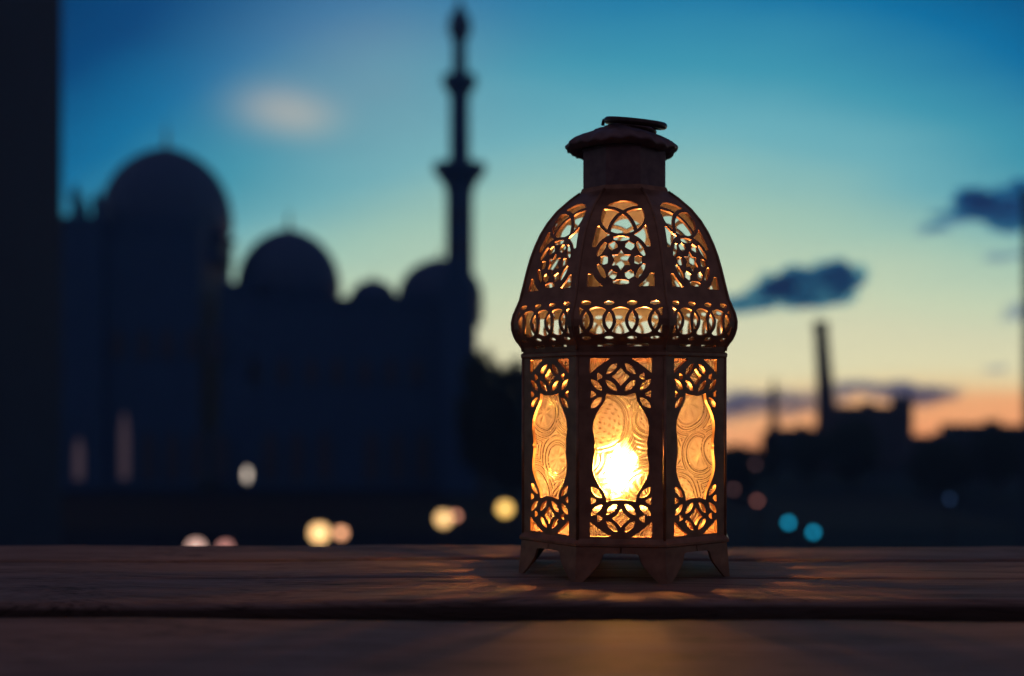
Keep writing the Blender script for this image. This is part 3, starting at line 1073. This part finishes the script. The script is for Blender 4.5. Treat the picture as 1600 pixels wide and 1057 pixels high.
def build_mosque():
    D = 220.0
    k = D / FPX
    def X(px): return (px - HX) * k
    def Z(py): return CAM_Z + (HY - py) * k - GZ       # height above the ground
    ox, oy = X(420), D
    root = tag(empty("mosque", (ox, oy, GZ)), "dark mosque with two large pointed domes and a long arcaded hall, against the dusk sky", "mosque")
    def rx(px): return X(px) - ox
    wl = MB()
    # main hall steps up towards the big dome; every block has a cornice and a crenellated parapet
    blocks = [(-20, 164, 340, -2, 26), (163, 362, 350, 0, 26), (340, 396, 440, 1.2, 20), (352, 560, 463, 1.5, 30), (545, 744, 460, 0.8, 30)]
    for x0, x1, top, dy, dep in blocks:
        a, t = rx(x0), Z(top)
        # the receding far corner is what shows at the right-hand end, so the end wall sits a little further left
        b = (x1 - HX) * (D + dep) / FPX - ox if x1 in (362,) else rx(x1)
        wl.box(a, b, dy, dy + (dep if x1 != 744 else 6), -0.3, t)
        wl.box(a - 0.25, b + 0.25, dy - 0.25, dy + 3, t - 1.5, t - 1.0)
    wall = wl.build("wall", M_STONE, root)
    # small roof turrets
    for px, top in ((112, 296), (127, 318), (146, 306)):
        t = MB()
        r = 0.85 if px != 127 else 0.6
        t.lathe([(r, 0), (r, Z(top) - Z(352) - 1.2), (r * 1.3, Z(top) - Z(352) - 1.0), (r * 1.3, Z(top) - Z(352) - 0.7), (r * 0.9, Z(top) - Z(352) - 0.3), (r * 0.1, Z(top) - Z(352) + 1.2)], 12, c=(rx(px), 2, Z(352)))
        t.build("roof_turret", M_STONE, root)
    def dome_at(px, top, zb, half, y, fin, wins=12):
        q = (D + y) / FPX
        add_dome(root, (px - HX) * q - ox, y, CAM_Z + (HY - zb) * q - GZ, half * q, (zb - top) * q, fin, wins)
    dome_at(260, 231, 375, 102, 14, 5.6)
    dome_at(451, 358, 472, 81, 12, 5.0)
    dome_at(583, 436, 478, 38, 6, 2.0, 8)
    dome_at(688, 403, 480, 67, 12, 3.0, 10)
    # arcade of pointed arches along the hall, some of them lit from inside
    lit = {1: emit_mat("dim_window_glow", (1.0, 0.50, 0.42), 0.022)}
    warm = emit_mat("doorway_glow", (1.0, 0.80, 0.50), 1.6)
    xs = [(40, 0), (80, 0), (130, 1), (195, 1), (232, 0), (270, 0), (308, 0), (345, 0), (420, 0), (462, 0), (505, 0), (580, 0), (620, 0), (660, 0)]
    for px, l in xs:
        dy = -2 if px < 160 else (0 if px < 372 else (1.5 if px < 545 else 0.8))
        z0 = Z(752) if not l else Z(748)
        hgt = 8.5 if not l else (Z(685) - Z(748) if px == 130 else Z(645) - Z(748))
        arch_window(root, rx(px), dy, max(z0, 0.4), 2.6 if not l else 1.5, hgt, lit[1] if l else M_DARKGLASS, "arch_window")
    for px in (185, 225, 262, 300, 338):
        arch_window(root, rx(px), 0, Z(560), 2.0, 5.0, M_DARKGLASS, "arch_window")
    for px in (395, 440, 485, 525, 570, 610, 650):
        arch_window(root, rx(px), 1.5 if px < 545 else 0.8, Z(600), 1.8, 4.5, M_DARKGLASS, "arch_window")


build_mosque()


def build_minaret():
    D = 214.0
    k = D / FPX
    def Z(py): return CAM_Z + (HY - py) * k - GZ
    root = tag(empty("minaret", ((718 - HX) * k, D, GZ)), "tall slender minaret with two balconies rising beside the mosque domes", "minaret")
    r = lambda w: w * k / 2
    s = MB()
    s.box(-r(50), r(50), -r(50), r(50), -0.3, Z(450))
    s.box(-r(53), r(53), -r(53), r(53), Z(454), Z(448))
    s.build("base_tower", M_STONE, root)
    s = MB()
    s.lathe([(r(47), Z(449)), (r(45), Z(310)), (r(47), Z(300)), (r(52), Z(290))], 8, a0=math.pi / 8)
    s.build("lower_shaft", M_STONE, root)
    b = MB()
    b.lathe([(r(52), Z(290)), (r(62), Z(281)), (r(74), Z(274)), (r(82), Z(270)), (r(82), Z(257)), (r(79), Z(257)), (r(79), Z(262)), (r(24), Z(262.5))], 32)
    b.build("balcony", M_STONE, root, smooth=False)
    s = MB()
    s.lathe([(r(33), Z(262)), (r(31), Z(160)), (r(32), Z(150)), (r(40), Z(143))], 16)
    s.build("upper_shaft", M_STONE, root)
    b = MB()
    b.lathe([(r(40), Z(143)), (r(48), Z(138)), (r(53), Z(134)), (r(53), Z(119)), (r(50), Z(119)), (r(50), Z(124)), (r(15), Z(124.5))], 32)
    b.build("balcony", M_STONE, root)
    s = MB()
    s.lathe([(r(25), Z(124)), (r(22), Z(100)), (r(21), Z(66)), (r(27), Z(60))], 16)
    s.build("lantern_shaft", M_STONE, root)
    s = MB()
    s.lathe([(r(27), Z(60)), (r(35), Z(52)), (r(37), Z(42)), (r(34), Z(31)), (r(24), Z(22)), (r(14), Z(14)), (r(9), Z(6))], 24)
    d = s.build("bulb_dome", M_DOME, root, smooth=True)
    add_finial(d, 0, 0, Z(11), 3.8)
    for zz in (400, 350):
        w = MB()
        vs, fs = arch_panel(1.0, 2.4, 0.2)
        w.add([(a, b_ - r(45.5) * math.cos(math.pi / 8) * 1.0, c + Z(zz)) for a, b_, c in vs], fs)
        w.build("slit_window", M_DARKGLASS, root)


build_minaret()


def building(name, label, x0, x1, d, top, cat="building", floors=4, cols=5, mat=None, dep=12.0, roofbits=True, base=GZ, near_detail=False, x_is_m=False, group=None):
    """a block with its own windows (frame > pane), parapet and roof hut, placed at distance d"""
    k = d / FPX
    if x_is_m:
        a, b = x0, x1
    else:
        a, b = (x0 - HX) * k, (x1 - HX) * k
    h = CAM_Z + (HY - top) * k - base
    cx = (a + b) / 2
    root = tag(empty(name, (cx, d, base)), label, cat, group)
    w = b - a
    m = MB()
    m.box(-w / 2, w / 2, 0, dep, -0.4, h - 0.5)
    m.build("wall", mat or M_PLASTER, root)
    r = MB()
    r.box(-w / 2 - 0.15, w / 2 + 0.15, -0.15, dep + 0.15, h - 0.496, h - 0.3)
    r.box(-w / 2 - 0.1, w / 2 + 0.1, -0.1, 0.15, h - 0.3, h)
    r.box(-w / 2 - 0.1, w / 2 + 0.1, dep - 0.15, dep + 0.1, h - 0.3, h)
    r.build("roof", M_ROOF, root)
    if roofbits:
        q = MB()
        q.box(w * 0.08, w * 0.08 + min(2.5, w * 0.2), dep * 0.4, dep * 0.4 + 2.5, h - 0.3, h + 0.9)
        q.build("roof_hut", mat or M_PLASTER, root)
    fh = (h - 1.0) / floors
    for i in range(floors):
        for j in range(cols):
            wx = -w / 2 + (j + 0.5) * w / cols
            ww = min(0.65, w / cols * 0.3)
            z = 0.9 + i * fh
            f = MB()
            f.box(wx - ww - 0.1, wx + ww + 0.1, -0.08, 0.05, z - 0.1, z + min(1.5, fh * 0.6) + 0.1)
            fo = f.build("window", mat or M_PLASTER, root)
            p = MB()
            p.box(wx - ww, wx + ww, -0.10, 0.02, z, z + min(1.5, fh * 0.6))
            p.build("pane", M_DARKGLASS, fo)
    return root


building("tower_block", "tall dark tower block filling the left edge of the view", -200, -20, 60, -200, floors=12, cols=5, mat=M_PLASTER_B, dep=10, roofbits=False)
building("tower_block", "narrow dark tower cropped by the right edge of the view", 1618, 1700, 90, 288, floors=8, cols=2, mat=M_PLASTER_B, dep=2.2, roofbits=False)
building("house", "low dark flat roofed block to the right of the factory chimney", 1296, 1404, 300, 634, floors=4, cols=5)
building("stair_tower", "square roof tower at the right end of the low flat roofed block", 1401, 1427, 298, 619, cat="tower", floors=5, cols=1, dep=5, roofbits=False)
building("house", "wide low house under the right hand sky, left of the edge tower", 1500, 1600, 260, 664, floors=3, cols=5, mat=M_PLASTER_B)
building("house", "long low house right of the square roof tower", 1418, 1512, 310, 682, floors=3, cols=6)
building("house", "low house between the thin spire and the factory chimney", 1215, 1283, 320, 670, floors=3, cols=4, mat=M_PLASTER_B)
building("house", "small low house just right of the lantern, left of the thin spire", 1090, 1200, 330, 702, floors=2, cols=5)


building("house", "low dark house behind the trees at the end of the mosque hall", 735, 905, 270, 628, floors=4, cols=6, mat=M_PLASTER_B)
building("house", "low dark house directly behind the lantern", 905, 1090, 280, 690, floors=3, cols=6, mat=M_PLASTER_B)


def build_chimney():
    D = 280.0
    k = D / FPX
    def Z(py): return CAM_Z + (HY - py) * k - GZ
    root = tag(empty("factory_chimney", ((1290 - HX) * k, D, GZ)), "tall tapering brick factory chimney standing above the low roofs", "chimney")
    s = MB()
    lean = [(1291, -0.3, 38), (1291, Z(640), 31), (1289, Z(600), 26.5), (1286, Z(560), 24), (1283, Z(515), 22)]
    vs, fs = [], []
    n = 24
    for px, z, w in lean:
        for i in range(n):
            a = 2 * math.pi * i / n
            vs.append(((px - 1290) * k + w * k / 2 * math.cos(a), w * k / 2 * math.sin(a), z))
    for j in range(len(lean) - 1):
        for i in range(n):
            q = (i + 1) % n
            fs.append((j * n + i, j * n + q, (j + 1) * n + q, (j + 1) * n + i))
    s.add(vs, fs)
    s.build("stack", M_BRICK, root, smooth=True)
    c = MB()
    c.lathe([(11 * k, Z(515)), (12 * k, Z(513.5)), (12 * k, Z(503)), (9.8 * k, Z(502)), (9 * k, Z(510))], 24, c=((1282.2 - 1290) * k, 0, 0))
    c.build("rim", M_BRICK, root)


build_chimney()


def build_spire():
    D = 290.0
    k = D / FPX
    def Z(py): return CAM_Z + (HY - py) * k - GZ
    root = tag(empty("spire_tower", ((1209 - HX) * k, D, GZ)), "thin pointed spire tower just right of the lantern, far behind", "tower")
    s = MB()
    s.lathe([(8 * k, -0.3), (8 * k, Z(660)), (6.5 * k, Z(655)), (6 * k, Z(622)), (8 * k, Z(619)), (8 * k, Z(615))], 12)
    s.build("shaft", M_PLASTER, root)
    t = MB()
    t.lathe([(5.2 * k, Z(615)), (4.8 * k, Z(606)), (2 * k, Z(598)), (0.3 * k, Z(586))], 12)
    t.build("spire", M_ROOF, root, smooth=True)


build_spire()


# ------------------------------------------------------------------ trees
def tree(label, px, d, top, cw, ch, seed, group=None, name="tree"):
    rg = np.random.default_rng(seed)
    k = d / FPX
    x = (px - HX) * k
    H = CAM_Z + (HY - top) * k - GZ
    rw, rh = cw * k / 2, ch * k / 2
    root = tag(empty(name, (x, d, GZ)), label, "tree", group)
    tr = MB()
    base = max(H - 2 * rh, H * 0.15)
    tr.tube([(0, 0, -0.3), (0.1, 0, base * 0.5), (0.15, 0.1, base), (0, 0, H - rh * 0.7)], [0.03 * H * 0.6, 0.024 * H * 0.6, 0.018 * H * 0.6, 0.05], 10)
    for i in range(9):
        a = rg.uniform(0, 2 * math.pi)
        z0 = base * rg.uniform(0.8, 1.0) + rh * rg.uniform(0, 0.7)
        e = (rw * 0.7 * math.cos(a), rw * 0.7 * math.sin(a), z0 + rh * rg.uniform(0.3, 0.9))
        tr.tube([(0.1, 0, z0), (e[0] * 0.5, e[1] * 0.5, z0 + (e[2] - z0) * 0.4), e], [0.01 * H * 0.6, 0.007 * H * 0.6, 0.03], 6)
    tr.build("trunk", M_BARK, root, smooth=True)
    # clumps of leaf cards
    n_cl, n_lf = 130, 80
    cl = []
    while len(cl) < n_cl:
        p = rg.uniform(-1, 1, 3)
        if 0.25 < np.linalg.norm(p) < 1.0: cl.append(p)
    V, Fc = [], []
    ls = 0.028 * (rw + rh)
    for c in cl:
        cc = np.array([c[0] * rw * 0.85, c[1] * rw * 0.85, H - rh + c[2] * rh * 0.85])
        cr = rg.uniform(0.16, 0.34) * min(rw, rh) * 1.1
        for _ in range(n_lf):
            q = rg.normal(0, 0.5, 3) * cr
            u = rg.normal(0, 1, 3); u /= np.linalg.norm(u)
            w = np.cross(u, rg.normal(0, 1, 3)); w /= np.linalg.norm(w)
            s = ls * rg.uniform(0.6, 1.4)
            o = cc + q
            b = len(V)
            V += [tuple(o - u * s), tuple(o + w * s * 0.5), tuple(o + u * s), tuple(o - w * s * 0.5)]
            Fc.append((b, b + 1, b + 2, b + 3))
    m = MB(); m.add(V, Fc)
    m.build("crown", M_LEAF, root)


tree("leafy dark tree beside the end of the mosque hall, left of the lantern", 754, 180, 532, 84, 220, 1)
tree("dark round tree directly behind the left side of the lantern", 802, 170, 556, 110, 220, 2)
tree("dark tree hidden in the dusk behind the lantern", 880, 190, 610, 110, 130, 3)
tree("low dark tree showing just right of the lantern", 1152, 200, 692, 72, 90, 4)
tree("bushy dark tree below the thin spire", 1204, 230, 668, 40, 90, 5)
tree("broad dark tree in front of the long low house", 1470, 210, 684, 110, 90, 6)
tree("broad dark tree near the right edge, below the narrow tower", 1560, 200, 656, 90, 100, 8)
tree("dark tree in front of the low flat roofed block", 1330, 220, 648, 90, 110, 9)
tree("dark tree between the chimney foot and the thin spire", 1262, 240, 662, 70, 90, 10)


# ------------------------------------------------------------------ lamps in the town
def lamp(label, px, py, d, dia, col, strength, name="street_lamp", group="lamps glowing in the dusk", tall=1.0, lo=None):
    k = d / FPX
    z = CAM_Z + (HY - py) * k
    x = (px - HX) * k
    root = tag(empty(name, (x, d, GZ)), label, "lamp", group)
    h = z - GZ
    r = dia * k / 2
    p = MB()
    p.lathe([(0.16, -0.3), (0.16, 0.5), (0.09, 0.7), (0.06, h - r * tall - 0.15), (0.12, h - r * tall - 0.1), (0.12, h - r * tall + 0.02)], 12)
    p.build("post", M_POLE, root)
    g = MB()
    prof = [(max(r * math.sin(math.pi * i / 12), 0.01), h - r * tall * math.cos(math.pi * i / 12)) for i in range(13)]
    g.lathe(prof, 20)
    g.build("globe", emit_mat("lamp_glow", col, strength), root, smooth=True)
    c = MB()
    c.lathe([(r * 0.5, h + r * tall * 0.93), (r * 0.45, h + r * tall * 1.05), (0.03, h + r * tall * 1.2)], 12)
    c.build("cap", M_POLE, root)


Y = (1.0, 0.72, 0.28)
O = (1.0, 0.42, 0.20)
lamp("pale pink lamp glowing low at the table edge, leftmost of the row", 306, 856, 55, 24, (1.0, 0.60, 0.48), 1.3)
lamp("salmon pink lamp just right of the leftmost pale pink one", 352, 856, 56, 18, (1.0, 0.42, 0.34), 1.0)
lamp("large bright yellow lamp, left of the close pair above the table edge", 499, 833, 60, 28, (1.0, 0.58, 0.22), 2.3)
lamp("orange lamp touching the large yellow lamp on its right", 533, 833, 66, 15, (1.0, 0.45, 0.22), 2.6)
lamp("yellow lamp with a fainter red lamp at its right shoulder", 693, 811, 80, 23, (1.0, 0.60, 0.22), 1.9)
lamp("faint reddish lamp partly behind the yellow lamp", 712, 806, 90, 9, (1.0, 0.40, 0.25), 2.5)
lamp("bright yellow lamp closest to the left side of the lantern", 789, 795, 85, 21, (1.0, 0.60, 0.14), 2.2)
lamp("whitish oval lamp high in front of the mosque hall", 386, 742, 150, 8, (1.0, 0.85, 0.70), 1.4, tall=2.6)
lamp("upper left one of the two vivid blue lamps", 1232, 817, 70, 9, (0.0, 0.42, 0.72), 2.9)
lamp("lower right one of the two vivid blue lamps", 1271, 832, 68, 9, (0.0, 0.42, 0.72), 2.9)
lamp("dim dull red lamp left of the blue pair", 1183, 783, 90, 6, (1.0, 0.35, 0.28), 1.3)
lamp("very faint reddish lamp beside the right edge of the lantern", 1146, 765, 95, 6, (1.0, 0.45, 0.45), 0.5)
lamp("very faint reddish lamp above the dull red one", 1180, 726, 120, 6, (1.0, 0.45, 0.45), 0.3)
lamp("very faint blue lamp alone at the right", 1484, 780, 100, 6, (0.1, 0.3, 0.8), 0.5)


# ------------------------------------------------------------------ clouds
def cloud_mat(name, col, ab, dens, g=0.3):
    m = bpy.data.materials.new(name)
    m.use_nodes = True
    t = m.node_tree
    for n in list(t.nodes): t.nodes.remove(n)
    o = t.nodes.new("ShaderNodeOutputMaterial")
    v = t.nodes.new("ShaderNodeVolumePrincipled")
    v.inputs["Color"].default_value = (*col, 1)
    v.inputs["Density"].default_value = dens
    v.inputs["Anisotropy"].default_value = g
    v.inputs["Absorption Color"].default_value = (*ab, 1)
    t.links.new(v.outputs[0], o.inputs["Volume"])
    return m


def cloud(label, blobs, d, mat, seed, flat=0.6):
    """blobs: (px, py, half width px, half height px)"""
    rg = np.random.default_rng(seed)
    k = d / FPX
    bm = bmesh.new()
    c0 = at(blobs[0][0], blobs[0][1], d)
    for (px, py, w, h) in blobs:
        c = at(px, py, d) - c0
        c.y += rg.uniform(-1, 1) * h * k
        r = bmesh.ops.create_icosphere(bm, subdivisions=3, radius=1.0)
        p = rg.uniform(0, 6, 6)
        for v in r['verts']:
            x, y, z = v.co
            s = 1 + 0.24 * math.sin(3 * x + p[0]) * math.sin(4 * z + p[1]) + 0.10 * math.sin(7 * x + p[2] + 3 * y) + 0.08 * math.sin(9 * z + p[3] + 5 * x)
            v.co = Vector((c.x + x * s * w * k, c.y + y * s * max(h, w * 0.5) * k, c.z + z * s * h * k))
    # ragged little shreds round the edges
    for _ in range(16):
        (px, py, w, h) = blobs[rg.integers(len(blobs))]
        a = rg.uniform(0, 2 * math.pi)
        c = at(px + w * 1.02 * math.cos(a), py + h * 1.05 * math.sin(a), d) - c0
        r = bmesh.ops.create_icosphere(bm, subdivisions=2, radius=1.0)
        sw, sh = rg.uniform(0.15, 0.42) * w, rg.uniform(0.12, 0.3) * h
        for v in r['verts']:
            x, y, z = v.co
            v.co = Vector((c.x + x * sw * k, c.y + y * sw * k * 0.6, c.z + (z * sh + x * sh * 0.5) * k))
    me = bpy.data.meshes.new("cloud")
    bm.to_mesh(me); bm.free()
    o = link_mesh("cloud", me, mat)
    o.location = c0
    rm = o.modifiers.new("join", 'REMESH')
    rm.mode = 'VOXEL'
    rm.voxel_size = 2.2 * k
    tag(o, label, "cloud")
    return o


CD = 3500.0
C_DARK = cloud_mat("dark_cloud_vapour", (0.01, 0.10, 0.20), (0.0, 0.22, 0.66), 0.042)
C_MID = cloud_mat("violet_cloud_vapour", (0.05, 0.07, 0.12), (0.01, 0.06, 0.5), 0.017)
cloud("dark blue slanting cloud right of the lantern dome", [(1245, 453, 66, 30), (1180, 472, 46, 16), (1150, 480, 40, 10), (1222, 446, 36, 27), (1290, 440, 44, 30), (1320, 436, 34, 24), (1322, 458, 20, 17), (1338, 420, 20, 8)], CD, C_DARK, 3)
cloud("dark ragged cloud high at the right edge of the sky", [(1560, 318, 62, 24), (1515, 312, 34, 20), (1590, 332, 44, 28), (1500, 335, 40, 8), (1460, 355, 22, 6), (1620, 300, 50, 20)], CD, C_DARK, 4)
cloud("small dark wisp at the right edge, middle of the sky", [(1592, 488, 24, 14), (1570, 498, 14, 7), (1620, 486, 30, 16)], CD * 1.1, C_MID, 12)
cloud("faint small cloud below the ragged one", [(1562, 402, 26, 7), (1590, 398, 20, 6)], CD * 1.1, C_MID, 14)
cloud("long low violet cloud bank behind the chimney and the spire", [(1172, 632, 52, 20), (1120, 640, 50, 18), (1235, 632, 50, 16), (1290, 622, 40, 14), (1340, 606, 60, 7), (1400, 612, 45, 14), (1440, 620, 50, 14), (1478, 612, 30, 7)], CD * 1.2, C_MID, 5)
cloud("tiny grey cloud low near the right edge", [(1556, 577, 20, 6)], CD * 1.2, C_MID, 6)

cloud("broken grey cloud beside the square roof tower, low over the skyline", [(1425, 616, 30, 18), (1400, 606, 34, 9), (1455, 612, 30, 10), (1340, 600, 36, 6)], CD * 1.15, C_MID, 21)
cloud("thin grey streak of cloud low over the small houses right of the lantern", [(1180, 620, 46, 9), (1225, 614, 30, 6), (1150, 612, 24, 6)], CD * 1.15, C_MID, 22)
cloud("faint wisp of cloud left of the ragged cloud at the right edge", [(1462, 358, 26, 6), (1490, 346, 22, 6), (1440, 366, 14, 4)], CD * 1.1, C_MID, 23)


# ------------------------------------------------------------------ blue evening haze over the town
def build_haze():
    m = cloud_mat("evening_haze", (0.30, 0.56, 0.90), (0.95, 0.97, 1.0), 0.00065, 0.0)
    h = MB()
    h.box(-560, 560, -560, 560, -26, 80)
    tag(h.build("haze", m), kind="stuff")


build_haze()
